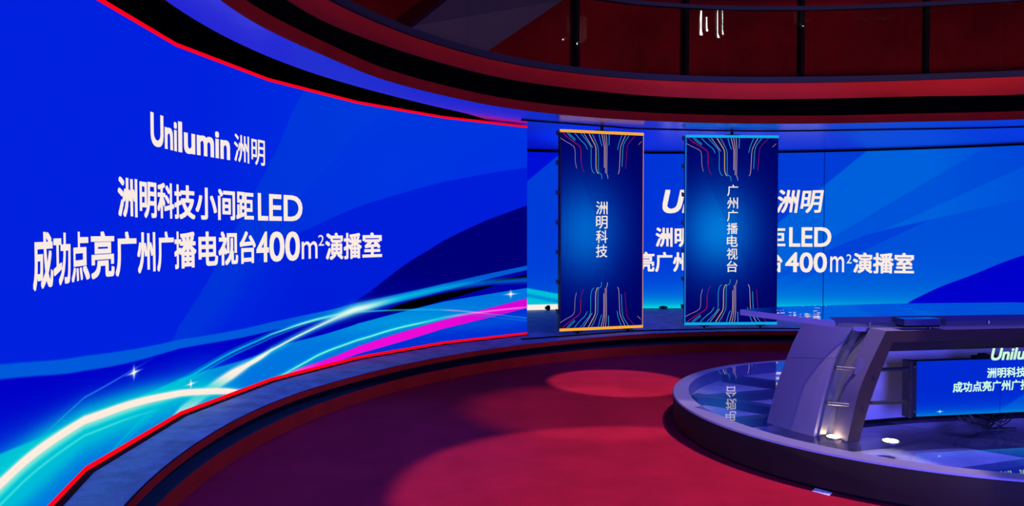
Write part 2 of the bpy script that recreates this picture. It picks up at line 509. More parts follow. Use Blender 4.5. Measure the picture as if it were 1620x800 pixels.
# ------------------------------------------------------------------ screen artwork nodes
class Art:
    def __init__(self, name, S_, Z0, Z1):
        self.m = bpy.data.materials.new(name)
        self.m.use_nodes = True
        self.nt = self.m.node_tree
        self.nt.nodes.clear()
        self.S, self.Z0, self.Z1 = S_, Z0, Z1
        uv = self.nt.nodes.new('ShaderNodeUVMap')
        sep = self.nt.nodes.new('ShaderNodeSeparateXYZ')
        self.nt.links.new(uv.outputs[0], sep.inputs[0])
        self.u = sep.outputs[0]
        self.v = sep.outputs[1]
        self.z = self.op('MULTIPLY_ADD', self.v, Z1 - Z0, Z0)
        self.s = self.op('MULTIPLY', self.u, S_)
        self.c = None

    def op(self, o, a, b=None, c=None, clamp=False):
        n = self.nt.nodes.new('ShaderNodeMath')
        n.operation = o
        n.use_clamp = clamp
        for i, v in enumerate((a, b, c)):
            if v is None:
                continue
            if isinstance(v, (int, float)):
                n.inputs[i].default_value = v
            else:
                self.nt.links.new(v, n.inputs[i])
        return n.outputs[0]

    def curve(self, pts, lo=None, hi=None):
        lo = self.Z0 - 1 if lo is None else lo
        hi = self.Z1 + 1 if hi is None else hi
        n = self.nt.nodes.new('ShaderNodeFloatCurve')
        cm = n.mapping
        cm.use_clip = False
        c = cm.curves[0]
        P = [(s / self.S, (z - lo) / (hi - lo)) for s, z in sorted(pts)]
        c.points[0].location = P[0]
        c.points[1].location = P[-1]
        for p in P[1:-1]:
            c.points.new(*p)
        cm.update()
        self.nt.links.new(self.u, n.inputs['Value'])
        return self.op('MULTIPLY_ADD', n.outputs[0], hi - lo, lo)

    def step(self, x, w=0.01):
        """0 below, 1 above zero, soft over w"""
        return self.op('ADD', self.op('DIVIDE', x, w), 0.5, clamp=True)

    def mul(self, *a):
        r = a[0]
        for b in a[1:]:
            r = self.op('MULTIPLY', r, b)
        return r

    def window(self, s0, s1, w=0.05):
        return self.mul(self.step(self.op('SUBTRACT', self.s, s0), w), self.step(self.op('SUBTRACT', s1, self.s), w))

    def ramp(self, s0, s1):
        """0 at s0 to 1 at s1 along the wall"""
        return self.op('DIVIDE', self.op('SUBTRACT', self.s, s0), s1 - s0, clamp=True)

    def below(self, top, w=0.01):
        return self.step(self.op('SUBTRACT', top, self.z), w)

    def above(self, bot, w=0.01):
        return self.step(self.op('SUBTRACT', self.z, bot), w)

    def gauss(self, cv, w):
        d = self.op('DIVIDE', self.op('SUBTRACT', self.z, cv), w)
        return self.op('POWER', 2.718, self.op('MULTIPLY', self.op('MULTIPLY', d, d), -1.0))

    def gspot(self, s0, z0, ws, wz):
        a = self.op('DIVIDE', self.op('SUBTRACT', self.s, s0), ws)
        b = self.op('DIVIDE', self.op('SUBTRACT', self.z, z0), wz)
        return self.op('POWER', 2.718, self.op('MULTIPLY', self.op('ADD', self.op('MULTIPLY', a, a), self.op('MULTIPLY', b, b)), -1.0))

    def base(self, rgb):
        n = self.nt.nodes.new('ShaderNodeRGB')
        n.outputs[0].default_value = (*[v for v in rgb_l(rgb)], 1)
        self.c = n.outputs[0]

    def lay(self, rgb, fac, blend='MIX'):
        n = self.nt.nodes.new('ShaderNodeMix')
        n.data_type = 'RGBA'
        n.blend_type = blend
        n.clamp_factor = True
        if isinstance(fac, (int, float)):
            n.inputs[0].default_value = fac
        else:
            self.nt.links.new(fac, n.inputs[0])
        self.nt.links.new(self.c, n.inputs[6])
        n.inputs[7].default_value = (*rgb_l(rgb), 1)
        self.c = n.outputs[2]

    def done(self, k=1.0):
        # colours are laid in display space, then turned to light
        g = self.nt.nodes.new('ShaderNodeGamma')
        g.inputs[1].default_value = 2.2
        self.nt.links.new(self.c, g.inputs[0])
        e = self.nt.nodes.new('ShaderNodeEmission')
        e.inputs[1].default_value = k
        self.nt.links.new(g.outputs[0], e.inputs[0])
        o = self.nt.nodes.new('ShaderNodeOutputMaterial')
        self.nt.links.new(e.outputs[0], o.inputs[0])
        return self.m


def rgb_l(c):
    return tuple(v / 255 for v in c)


# ------------------------------------------------------------------ lettering
def glyphs(body, bold=0.0, shear=0.0):
    """outline of a line of text in a unit box, thickened by bold (in character heights)"""
    c = bpy.data.curves.new('lettering_curve', 'FONT')
    c.body = body
    c.shear = shear
    c.resolution_u = 4
    o = bpy.data.objects.new('lettering_source', c)
    COL.objects.link(o)
    bpy.context.view_layer.update()
    dg = bpy.context.evaluated_depsgraph_get()
    me = bpy.data.meshes.new_from_object(o.evaluated_get(dg))
    V = np.array([v.co[:2] for v in me.vertices])
    F = [tuple(p.vertices) for p in me.polygons]
    bpy.data.objects.remove(o)
    bpy.data.curves.remove(c)
    bpy.data.meshes.remove(me)
    if bold > 0:
        n = len(V)
        sh = [(bold * x, 0.85 * bold * y) for x, y in ((-1, -1), (0, -1), (1, -1), (1, 0), (1, 1), (0, 1), (-1, 1), (-1, 0))]
        F = [tuple(i + n * k for i in f) for k in range(len(sh)) for f in F]
        V = np.concatenate([V + np.array(q) for q in sh])
    lo, hi = V.min(0), V.max(0)
    return (V - lo) / (hi - lo), F


def lettering(pieces, place, mat, parent, world=True):
    """pieces: rows of (text, s0, s1, z0, z1, bold, shear); place maps (s, z) to a point just in front of the screen"""
    for row in pieces:
        VV, FF = [], []
        for body, s0, s1, z0, z1, bold, shear in row:
            V, F = glyphs(body, bold, shear)
            n = len(VV)
            VV += [place(s0 + a * (s1 - s0), z0 + b * (z1 - z0)) for a, b in V]
            FF += [tuple(i + n for i in f) for f in F]
        build('lettering', VV, FF, mat, parent, world=world)


class Wall:
    """a video wall following a chain of plan points"""
    def __init__(self, pts):
        self.P = [np.array(p, float) for p in pts]
        self.L = [0.0]
        for a, b in zip(self.P[:-1], self.P[1:]):
            self.L.append(self.L[-1] + float(np.hypot(*(b - a))))

    def at(self, s, z, off=0.0):
        i = 0
        while i < len(self.L) - 2 and s > self.L[i + 1]:
            i += 1
        a, b = self.P[i], self.P[i + 1]
        e = (b - a) / np.hypot(*(b - a))
        p = a + e * (s - self.L[i]) + np.array([e[1], -e[0]]) * off
        return (float(p[0]), float(p[1]), z)

    def normal(self, i):
        def en(k):
            a, b = self.P[k], self.P[k + 1]
            e = (b - a) / np.hypot(*(b - a))
            return np.array([e[1], -e[0]])
        n = len(self.P) - 1
        if i == 0:
            return en(0)
        if i == n:
            return en(n - 1)
        v = en(i - 1) + en(i)
        return v / np.hypot(*v)

    def face(self, z0, z1, name, mat, parent, off=0.0):
        V, F, UV = [], [], []
        for i, p in enumerate(self.P):
            p = p + self.normal(i) * off
            for z, v in ((z0, 0.0), (z1, 1.0)):
                V.append((p[0], p[1], z))
                UV.append((self.L[i] / self.L[-1], v))
        for i in range(len(self.P) - 1):
            F.append((2 * i, 2 * i + 2, 2 * i + 3, 2 * i + 1))
        return build(name, V, F, mat, parent, uv=UV)

    def slab(self, z0, z1, o0, o1, name, mat, parent):
        V, F = [], []
        for i, p in enumerate(self.P):
            nn = self.normal(i)
            a, b = p + nn * o0, p + nn * o1
            V += [(a[0], a[1], z0), (b[0], b[1], z0), (b[0], b[1], z1), (a[0], a[1], z1)]
        m = len(self.P)
        for i in range(m - 1):
            for j in range(4):
                F.append((i * 4 + j, i * 4 + (j + 1) % 4, (i + 1) * 4 + (j + 1) % 4, (i + 1) * 4 + j))
        F += [(0, 1, 2, 3), tuple((m - 1) * 4 + j for j in (3, 2, 1, 0))]
        return build(name, V, F, mat, parent)


# ------------------------------------------------------------------ left video wall
CL, RL = np.array([3.46, 5.10]), 5.90
LW = Wall([CL + RL * np.array([math.cos(math.radians(123.6 + 12.87 * k)), math.sin(math.radians(123.6 + 12.87 * k))]) for k in range(7, -1, -1)])
LS = LW.L[-1]
ZB, ZTP = 0.285, 2.925


def left_art():
    a = Art('left_wall_picture', LS, ZB, ZTP)
    s, z = a.s, a.z
    a.base((0, 38, 221))
    # broad soft beams
    a.lay((0, 58, 228), a.mul(a.ramp(4.2, 7.0), a.above(0.9, 0.8), 0.75))
    b1 = a.curve([(0, -0.9), (3.5, 0.6), (5.2, 2.1), (6.2, 3.2), (9.25, 3.5)])
    b2 = a.curve([(0, -0.9), (4.2, 0.75), (5.6, 1.75), (7.4, 3.0), (9.25, 3.6)])
    a.lay((0, 66, 214), a.mul(a.below(b1, 0.02), a.above(b2, 0.25), 0.55))
    b3 = a.curve([(0, -0.9), (3.9, 0.8), (5.6, 1.3), (7.2, 2.0), (9.25, 2.9)])
    a.lay((0, 62, 214), a.mul(a.below(b2, 0.02), a.above(b3, 0.5), 0.35))
    b4 = a.curve([(0, 0.6), (4.05, 0.75), (4.35, 1.05), (4.9, 1.28), (9.25, 1.9)])
    b5 = a.curve([(0, 0.0), (4.3, 0.74), (5.0, 1.28), (5.4, 1.6), (9.25, 2.9)])
    a.lay((0, 78, 205), a.mul(a.below(b5, 0.02), a.above(b4, 0.02), a.window(3.9, 5.4, 0.4), 0.7))
    # darker dome under the sky line
    arc = a.curve([(0, -0.5), (4.5, 1.2), (5.208, 1.489), (5.744, 1.6), (6.332, 1.773), (7.106, 1.981), (8.302, 2.251), (9.25, 2.415)])
    a.lay((0, 32, 214), a.mul(a.below(arc, 0.015), a.ramp(4.7, 5.8), 0.85))
    dark = a.curve([(0, -0.9), (5.9, 0.60), (6.322, 0.765), (6.499, 0.84), (6.775, 0.953), (7.063, 1.101), (7.326, 1.231), (7.74, 1.398), (8.178, 1.577), (8.604, 1.733), (8.899, 1.823), (9.25, 1.925)])
    a.lay((3, 0, 118), a.mul(a.below(dark, 0.012), a.ramp(6.3, 6.9)))
    a.lay((0, 14, 178), a.mul(a.below(dark, 0.012), a.ramp(6.3, 6.9), a.op('DIVIDE', a.op('SUBTRACT', 1.15, z), 0.6, clamp=True), a.op('SUBTRACT', 1.0, a.ramp(7.2, 8.6)), 0.8))
    # pale band from the left to the flare
    bt = a.curve([(0, 1.25), (1.47, 1.055), (2.699, 0.899), (4.013, 0.808), (5.196, 0.782), (5.734, 0.80), (6.374, 0.83), (9.25, 1.2)])
    bb = a.curve([(0, 1.19), (1.467, 0.994), (2.838, 0.803), (4.088, 0.741), (5.194, 0.707), (5.733, 0.726), (6.374, 0.747), (9.25, 1.0)])
    belowband = a.mul(a.below(bb, 0.012), a.window(-1, 6.6, 0.5))
    a.lay((0, 4, 196), belowband)
    a.lay((0, 0, 170), a.mul(belowband, a.ramp(4.6, 5.4), 0.7))
    m = a.mul(a.below(bt, 0.012), a.above(bb, 0.012))
    a.lay((4, 100, 218), a.mul(m, a.window(-1, 6.5, 0.3), 0.85))
    a.lay((0, 130, 218), a.mul(m, a.gspot(6.3, 0.78, 0.5, 0.2), 0.7))
    # cyan field
    ct = a.curve([(0, 0.86), (1.453, 0.691), (2.075, 0.618), (3.059, 0.545), (3.699, 0.526), (4.327, 0.526), (4.978, 0.523), (5.467, 0.558), (6.185, 0.592), (7.273, 0.700), (7.98, 0.765), (9.25, 0.863)])
    glow = a.op('POWER', 2.718, a.op('MULTIPLY', a.op('DIVIDE', a.op('SUBTRACT', z, ct), 0.10), -1.0))
    a.lay((0, 86, 226), a.mul(glow, a.window(-1, 4.6, 0.8), a.above(ct, 0.01), 0.9))
    cf = a.below(ct, 0.012)
    a.lay((0, 116, 222), cf)
    a.lay((0, 186, 212), a.mul(cf, a.op('DIVIDE', a.op('SUBTRACT', z, 0.38), 0.14, clamp=True), a.op('SUBTRACT', 1.0, a.ramp(3.6, 5.0))))
    a.lay((0, 150, 222), a.mul(cf, a.gspot(7.2, 0.6, 1.1, 0.10), 0.9))
    a.lay((0, 178, 212), a.mul(cf, a.gspot(1.6, 0.50, 1.2, 0.12), 0.8))
    # between the upper ribbon and the cyan field, right side
    ut = a.curve([(0, -0.9), (6.2, 0.80), (6.428, 0.826), (7.099, 0.890), (7.924, 0.972), (8.494, 1.052), (9.25, 1.15)])
    ub = a.curve([(0, -0.9), (6.2, 0.73), (6.428, 0.748), (7.099, 0.800), (7.924, 0.888), (8.348, 0.96), (9.25, 1.093)])
    rw = a.step(a.op('SUBTRACT', s, 6.35), 0.2)
    a.lay((2, 8, 160), a.mul(a.below(ub, 0.01), a.above(ct, 0.01), rw))
    lt = a.curve([(0, 0.5), (6.9, 0.70), (7.022, 0.737), (7.294, 0.793), (7.981, 0.863), (8.504, 0.914), (8.795, 0.928), (9.25, 0.93)])
    lb = a.curve([(0, 0.75), (6.9, 0.715), (7.022, 0.709), (7.273, 0.709), (7.901, 0.770), (8.504, 0.875), (8.795, 0.928), (9.25, 1.0)])
    a.lay((0, 2, 14), a.mul(a.below(lt, 0.012), a.above(lb, 0.012), a.window(6.9, 8.8, 0.25)))
    wt = a.curve([(0, 0.5), (8.55, 0.962), (8.898, 0.996), (9.25, 1.036)])
    wb = a.curve([(0, 0.8), (8.55, 0.962), (8.898, 0.976), (9.25, 1.003)])
    a.lay((0, 2, 14), a.mul(a.below(wt, 0.008), a.above(wb, 0.008), a.window(8.5, 10, 0.2)))
    a.lay((6, 96, 214), a.mul(a.below(ut, 0.01), a.above(ub, 0.01), rw, 0.95))
    fr = a.curve([(0, -0.6), (6.428, 0.761), (6.729, 0.792), (7.099, 0.840), (7.924, 0.922), (8.3, 0.952), (9.25, 0.962)])
    a.lay((0, 176, 222), a.mul(a.gauss(fr, 0.036), rw, a.op('SUBTRACT', 1.0, a.mul(a.ramp(7.6, 8.6), 0.55))))
    # magenta ribbon
    mt = a.curve([(0, -0.6), (5.2, 0.255), (5.5, 0.295), (6.182, 0.340), (7.097, 0.452), (8.017, 0.558), (9.25, 0.724)])
    mb = a.curve([(0, -0.7), (5.2, 0.22), (6.182, 0.278), (7.096, 0.350), (8.016, 0.448), (9.25, 0.600)])
    a.lay((0, 50, 210), a.mul(a.below(mb, 0.01), a.step(a.op('SUBTRACT', s, 5.0), 0.1)))
    a.lay((0, 84, 218), a.mul(a.below(mb, 0.01), a.gspot(8.6, 0.46, 1.0, 0.08), 0.8))
    mm = a.mul(a.below(mt, 0.01), a.above(mb, 0.01), a.step(a.op('SUBTRACT', s, 5.1), 0.2))
    a.lay((236, 18, 214), mm)
    a.lay((250, 170, 226), a.mul(mm, a.op('SUBTRACT', 1.0, a.ramp(5.1, 6.0))))
    a.lay((206, 4, 208), a.mul(mm, a.ramp(7.6, 9.0), 0.6))
    # fine light lines
    c2 = a.curve([(0, -0.5), (5.25, 0.25), (5.729, 0.345), (5.984, 0.396), (6.424, 0.440), (6.682, 0.462), (7.097, 0.512), (7.705, 0.552), (8.299, 0.590), (9.25, 0.610)])
    a.lay((20, 205, 214), a.mul(a.gauss(c2, 0.020), a.window(5.2, 8.2, 0.5), 0.9))
    a.lay((150, 250, 226), a.mul(a.gauss(c2, 0.007), a.window(5.4, 7.7, 0.5)))
    a.lay((255, 150, 235), a.mul(a.gauss(c2, 0.012), a.window(8.0, 9.3, 0.3), 0.7))
    f2 = a.curve([(0, 0.6), (6.3, 0.757), (6.91, 0.736), (7.495, 0.700), (8.11, 0.643), (8.593, 0.572), (9.25, 0.470)])
    a.lay((40, 185, 226), a.mul(a.gauss(f2, 0.010), a.window(6.5, 8.0, 0.4), 0.75))
    a.lay((250, 150, 235), a.mul(a.gauss(f2, 0.010), a.window(7.95, 8.6, 0.2), 0.6))
    a.lay((60, 150, 226), a.mul(a.gauss(f2, 0.009), a.window(8.55, 9.4, 0.1), 0.6))
    f3 = a.op('SUBTRACT', f2, 0.035)
    a.lay((40, 120, 226), a.mul(a.gauss(f3, 0.008), a.window(8.3, 9.4, 0.3), 0.6))
    for d, k, w in ((0.0, 0.95, 0.012), (-0.030, 0.55, 0.008), (0.022, 0.35, 0.006)):
        L1 = a.curve([(0, -0.6), (2.5, 0.17 + d), (3.061, 0.312 + d), (3.476, 0.398 + d), (3.825, 0.470 + d), (4.131, 0.526 + d), (4.601, 0.604 + d), (5.194, 0.663 + d), (5.826, 0.734 + d * 0.6), (6.406, 0.765), (9.25, 1.0)])
        a.lay((0, 190, 218), a.mul(a.gauss(L1, w), a.window(3.0, 6.5, 0.7), k))
        if d == 0.0:
            a.lay((190, 245, 230), a.mul(a.gauss(L1, 0.010), a.window(5.4, 6.5, 0.7), 0.9))
    t0 = a.curve([(0, 0.55), (1.449, 0.600), (2.077, 0.640), (2.834, 0.685), (3.275, 0.725), (9.25, 1.2)])
    a.lay((60, 120, 232), a.mul(a.gauss(t0, 0.006), a.window(1.9, 3.3, 0.6), 0.8))
    # bright diagonal and the white arc
    D1 = a.curve([(0, -0.9), (3.964, 0.275), (4.409, 0.385), (4.876, 0.465), (5.191, 0.512), (5.642, 0.611), (6.116, 0.703), (6.428, 0.761), (9.25, 1.5)])
    a.lay((60, 205, 230), a.mul(a.gauss(D1, 0.034), a.window(3.9, 6.4, 0.5), 0.75))
    a.lay((255, 240, 226), a.mul(a.gauss(D1, 0.036), a.window(3.5, 4.8, 0.3), 2.0))
    a.lay((255, 240, 226), a.mul(a.gauss(D1, 0.018), a.window(3.5, 5.2, 0.3), 2.0))
    a.lay((240, 248, 226), a.mul(a.gauss(D1, 0.009), a.window(4.9, 6.4, 0.3)))
    A1 = a.curve([(0, 0.50), (1.447, 0.570), (1.772, 0.583), (2.12, 0.575), (2.758, 0.538), (3.225, 0.508), (3.802, 0.440), (4.16, 0.388), (4.678, 0.285), (9.25, -0.9)])
    a.lay((0, 206, 214), a.mul(a.gauss(A1, 0.095), a.window(-1, 4.6, 0.6), 0.85))
    a.lay((0, 190, 214), a.mul(a.gauss(a.op('SUBTRACT', A1, 0.09), 0.10), a.window(-1, 3.9, 1.2), 0.8))
    a.lay((110, 232, 214), a.mul(a.gauss(a.op('SUBTRACT', A1, 0.035), 0.020), a.window(-1, 3.6, 0.8), 0.8))
    a.lay((255, 236, 222), a.mul(a.gauss(A1, 0.021), a.window(-1, 4.75, 0.3), 2.2))
    A2 = a.op('SUBTRACT', A1, 0.085)
    a.lay((90, 230, 220), a.mul(a.gauss(A2, 0.008), a.window(-1, 3.4, 0.8), 0.7))
    # flare where the ribbons cross
    a.lay((120, 220, 232), a.mul(a.gauss(fr, 0.06), a.gspot(6.55, 0.78, 0.42, 0.4), 0.8))
    a.lay((232, 250, 232), a.mul(a.gauss(fr, 0.030), a.gspot(6.55, 0.78, 0.42, 0.4), 1.0))
    # stars
    for s0, z0, k in ((3.248, 0.702, 1.0), (4.098, 0.461, 0.75), (8.982, 0.795, 1.15)):
        a.lay((120, 170, 240), a.mul(a.gspot(s0, z0, 0.05 * k, 0.03 * k), 0.5))
        a.lay((250, 245, 240), a.gspot(s0, z0, 0.085 * k, 0.006 * k))
        a.lay((250, 245, 240), a.gspot(s0, z0, 0.012 * k, 0.036 * k))
        a.lay((255, 250, 245), a.gspot(s0, z0, 0.026 * k, 0.012 * k))
    return a.done()


lw = thing('curved_video_wall', 'huge curved video wall on the left showing blue waves and a red border line', 'video wall', (*LW.at(4.6, 0)[:2], 0.25))
lwf = LW.face(ZB, ZTP, 'display_face', left_art(), lw)
LW.slab(ZTP, ZTP + 0.028, -0.02, 0.004, 'red_border_line', M_REDLED, lw)
LW.slab(ZB - 0.028, ZB, -0.02, 0.004, 'red_border_line', M_REDLED, lw)
LW.slab(0.2515, 0.2555, -0.02, 0.045, 'gap_shade_strip', M_BLACK, lw)  # dark strip laid in for the shaded gap under the wall
LW.slab(0.256, 2.956, -0.14, -0.022, 'cabinet_back', M_CAB, lw)
lp = lambda s, z: LW.at(s, z, 0.004)
lettering([[('Unilumin', 3.525, 4.652, 2.168, 2.392, 0.030, 0.0), ('洲明', 4.712, 5.205, 2.166, 2.396, 0.013, 0.0)],
           [('洲明科技小间距', 3.060, 5.010, 1.684, 1.935, 0.028, 0.0), ('LED', 5.078, 5.728, 1.690, 1.928, 0.020, 0.0)],
           [('成功点亮广州广播电视台', 1.858, 5.036, 1.322, 1.597, 0.028, 0.0), ('400', 5.047, 5.688, 1.322, 1.594, 0.020, 0.0),
           ('m', 5.712, 5.945, 1.334, 1.500, 0.004, 0.0), ('2', 5.958, 6.046, 1.455, 1.560, 0.002, 0.0), ('演播室', 6.066, 6.952, 1.310, 1.582, 0.028, 0.0)]],
          lp, M_WHITE, lwf)

# ------------------------------------------------------------------ back video wall
CB, RB = np.array([2.94, 3.37]), 10.11
BW = Wall([CB + RB * np.array([math.cos(math.radians(t)), math.sin(math.radians(t))]) for t in np.linspace(118, 30, 89)])
BS = BW.L[-1]


def back_art():
    a = Art('back_wall_picture', BS, 0.22, 2.95)
    s, z = a.s, a.z
    a.base((0, 72, 214))
    a.lay((0, 40, 216), a.mul(a.op('SUBTRACT', 1.0, a.ramp(4.2, 6.8)), 0.6))
    # slanting beams
    def ln(p, q):
        sl = (q[1] - p[1]) / (q[0] - p[0])
        return a.op('MULTIPLY_ADD', s, sl, p[1] - sl * p[0])
    e1 = ln((6.533, 1.676), (7.937, 2.905))
    e2 = ln((7.508, 1.50), (9.73, 2.95))
    e3 = ln((8.574, 1.757), (10.24, 2.617))
    a.lay((0, 100, 220), a.mul(a.below(e1, 0.03), a.window(5.0, 9.6, 1.2), 0.85))
    a.lay((0, 72, 214), a.mul(a.below(e2, 0.03), a.above(e3, 0.03), 0.55))
    a.lay((0, 96, 220), a.mul(a.below(e3, 0.03), 0.5))
    a.lay((0, 56, 212), a.mul(a.above(e1, 0.05), a.window(4.4, 8.4, 1.0), a.above(1.4, 1.0), 0.6))
    arc = a.curve([(0, -0.9), (5.6, 0.20), (6.5, 0.78), (7.31, 1.201), (8.099, 1.547), (8.669, 1.704), (9.217, 1.836), (9.743, 1.973), (10.26, 2.084), (12.5, 2.3), (BS, 2.4)])
    a.lay((0, 62, 214), a.mul(a.below(arc, 0.02), a.ramp(6.0, 7.5), 0.9))
    g1 = ln((5.2, 0.25), (8.0, 1.75))
    g2 = ln((6.0, 0.2), (9.0, 1.8))
    a.lay((0, 92, 218), a.mul(a.below(g2, 0.03), a.below(arc, 0.02), 0.55))
    dk = a.curve([(0, -0.9), (8.35, 0.22), (8.778, 0.462), (9.143, 0.671), (9.498, 0.835), (10.262, 1.204), (12.5, 1.95), (BS, 2.2)])
    # cyan horizon glow
    gl = a.op('POWER', 2.718, a.op('MULTIPLY', a.op('DIVIDE', a.op('SUBTRACT', z, 0.26), 0.30), -1.0))
    a.lay((0, 150, 224), a.mul(gl, 0.95))
    gl2 = a.op('POWER', 2.718, a.op('MULTIPLY', a.op('DIVIDE', a.op('SUBTRACT', z, 0.24), 0.07), -1.0))
    a.lay((0, 225, 215), a.mul(gl2, 0.8))
    a.lay((0, 6, 200), a.mul(a.below(dk, 0.012), a.step(a.op('SUBTRACT', s, 8.4), 0.2)))
    a.lay((0, 80, 222), a.mul(a.below(dk, 0.02), gl2, 0.9))
    # upper left corner and lower left light
    tri = ln((2.236, 2.455), (2.805, 2.927))
    a.lay((0, 22, 214), a.mul(a.above(tri, 0.02), a.window(-1, 3.6, 0.5)))
    a.lay((0, 72, 216), a.mul(a.below(tri, 0.02), a.window(-1, 3.3, 0.8), 0.5))
    lo = ln((2.237, 0.60), (2.742, 0.50))
    a.lay((0, 205, 216), a.mul(a.below(lo, 0.03), a.window(-1, 3.1, 0.5), 0.9))
    lo2 = ln((2.237, 0.48), (2.742, 0.37))
    a.lay((0, 130, 216), a.mul(a.gauss(lo2, 0.035), a.window(-1, 3.1, 0.5), 0.9))
    a.lay((255, 236, 226), a.mul(a.below(0.315, 0.02), a.window(-1, 2.9, 0.2)))
    # faint cabinet seam
    a.lay((0, 20, 110), a.mul(a.window(7.332, 7.346, 0.004), 0.75))
    return a.done()


bw = thing('curved_video_wall', 'wide curved video wall across the back behind the two hanging panels and the desk', 'video wall', (*BW.at(6.5, 0)[:2], 0.25))
bwf = BW.face(0.2525, 2.935, 'display_face', back_art(), bw)
BW.slab(2.936, 2.968, -0.05, 0.012, 'top_edge', M_BLACK, bw)
BW.slab(0.2525, 2.935, -0.16, -0.01, 'cabinet_back', M_CAB, bw)
bp_ = lambda s, z: BW.at(s, z, 0.02)
BTXT = [[('Unilumin', 4.615, 6.50, 1.905, 2.312, 0.030, 0.22), ('洲明', 6.56, 7.33, 1.905, 2.305, 0.022, 0.14)],
        [('洲明科技小间距', 4.497, 6.715, 1.320, 1.662, 0.028, 0.0), ('LED', 6.775, 7.458, 1.328, 1.662, 0.020, 0.0)],
        [('成功点亮广州广播电视台', 3.235, 6.67, 0.884, 1.235, 0.028, 0.0), ('400', 6.716, 7.393, 0.888, 1.232, 0.020, 0.0),
        ('m', 7.444, 7.665, 0.900, 1.170, 0.004, 0.0), ('2', 7.701, 7.783, 1.050, 1.205, 0.002, 0.0), ('演播室', 7.803, 8.733, 0.888, 1.235, 0.028, 0.0)]]
lettering(BTXT, bp_, M_WHITE, bwf)


# rubble along the back of the stage
for i, (s_, w_, h_) in enumerate(((2.56, 0.10, 0.085), (4.62, 0.16, 0.05))):
    x, y, _ = BW.at(s_, 0, 0.10)
    bm = bmesh.new()
    bmesh.ops.create_icosphere(bm, subdivisions=2, radius=0.5)
    for v in bm.verts:
        k = 1 + 0.22 * math.sin(7 * v.co.x + 3 * i) * math.cos(5 * v.co.y + i)
        v.co = Vector((v.co.x * w_ * k, v.co.y * w_ * 0.8 * k, max(-0.4, v.co.z) * h_ * k * 1.1))
        v.co += Vector((x, y, 0.2515 + 0.44 * h_ * 1.1))
    me = bpy.data.meshes.new('black_equipment_lump')
    bm.to_mesh(me)
    bm.free()
    me.materials.append(M_CAB)
    o = bpy.data.objects.new('cable_lump', me)
    COL.objects.link(o)
    tag(o, ('small dark lump on the stage left of the orange-barred panel', 'small dark lump on the stage between the two hanging panels')[i], 'debris')


# ------------------------------------------------------------------ hanging panels
def panel_art(name, mid, u0):
    a = Art(name, 1.0, 0.0, 1.0)
    a.base((3, 6, 92))
    d = a.gspot(u0, 0.5, 0.62, 0.36)
    a.lay((0, 50, 160), a.mul(d, 0.9))
    d2 = a.gspot(u0, 0.5, 0.36, 0.20)
    a.lay(mid, d2)
    sh = a.op('ADD', a.s, a.mul(a.z, 0.9))
    st_ = a.step(a.op('SUBTRACT', sh, 0.93), 0.02)
    a.lay((0, 20, 110), a.mul(st_, 0.12))
    return a.done()


PLINES = [  # (material, half width, points in the photo's crop of the first panel)
    ('t', 1.6, [(97, 130), (140, 158), (185, 185), (203, 215), (207, 300), (217, 355)]),
    ('r', 4.5, [(115, 92), (150, 125), (190, 155), (235, 190), (248, 220), (249, 305)]),
    ('r', 2.0, [(249, 300), (257, 345), (272, 383)]),
    ('c', 2.2, [(145, 92), (175, 125), (205, 150)]),
    ('c', 2.0, [(157, 92), (185, 120), (207, 140)]),
    ('c', 2.4, [(203, 95), (240, 140), (280, 180), (297, 215)]),
    ('c', 2.2, [(248, 97), (290, 150), (320, 195), (325, 240), (325, 330), (335, 375), (350, 392)]),
    ('t', 2.2, [(270, 98), (300, 145), (335, 202)]),
    ('g', 4.5, [(308, 98), (330, 140), (356, 190), (361, 230), (362, 340), (369, 378), (380, 395)]),
    ('c', 2.2, [(330, 100), (352, 145), (373, 190), (379, 230), (380, 360), (387, 388), (403, 402), (407, 435)]),
    ('r', 1.8, [(345, 102), (365, 165)]),
    ('c', 2.6, [(383, 103), (395, 155), (407, 190)]),
    ('t', 3.0, [(405, 104), (418, 165), (424, 215), (424, 350)]),
    ('t', 2.6, [(421, 104), (430, 160), (434, 220), (434, 390)]),
    ('t', 2.4, [(438, 105), (443, 160), (445, 220), (444, 385), (450, 408), (452, 432)]),
    ('c', 2.8, [(461, 106), (460, 185)]),
    ('c', 2.4, [(560, 110), (537, 170), (526, 220)]),
    ('t', 2.6, [(588, 112), (558, 175), (547, 220), (540, 365), (530, 398)]),
    ('c', 2.4, [(615, 113), (580, 165), (567, 210), (560, 345)]),
    ('r', 2.4, [(660, 116), (615, 168), (599, 205), (588, 360)]),
    ('g', 1.6, [(713, 158), (688, 183)])]
PMATS = {'t': 0, 'g': 1, 'c': 2, 'r': 3}


def ribbon(pts, w, y):
    s = spline(pts, 5)
    V, F = [], []
    for i, p in enumerate(s):
        a, b = np.array(s[max(i - 1, 0)]), np.array(s[min(i + 1, len(s) - 1)])
        t = (b - a) / np.hypot(*(b - a))
        nn = np.array([-t[1], t[0]]) * w
        for q in (np.array(p) + nn, np.array(p) - nn):
            V.append((q[0], y, q[1]))
    for i in range(len(s) - 1):
        F.append((2 * i, 2 * i + 2, 2 * i + 3, 2 * i + 1))
    return V, F


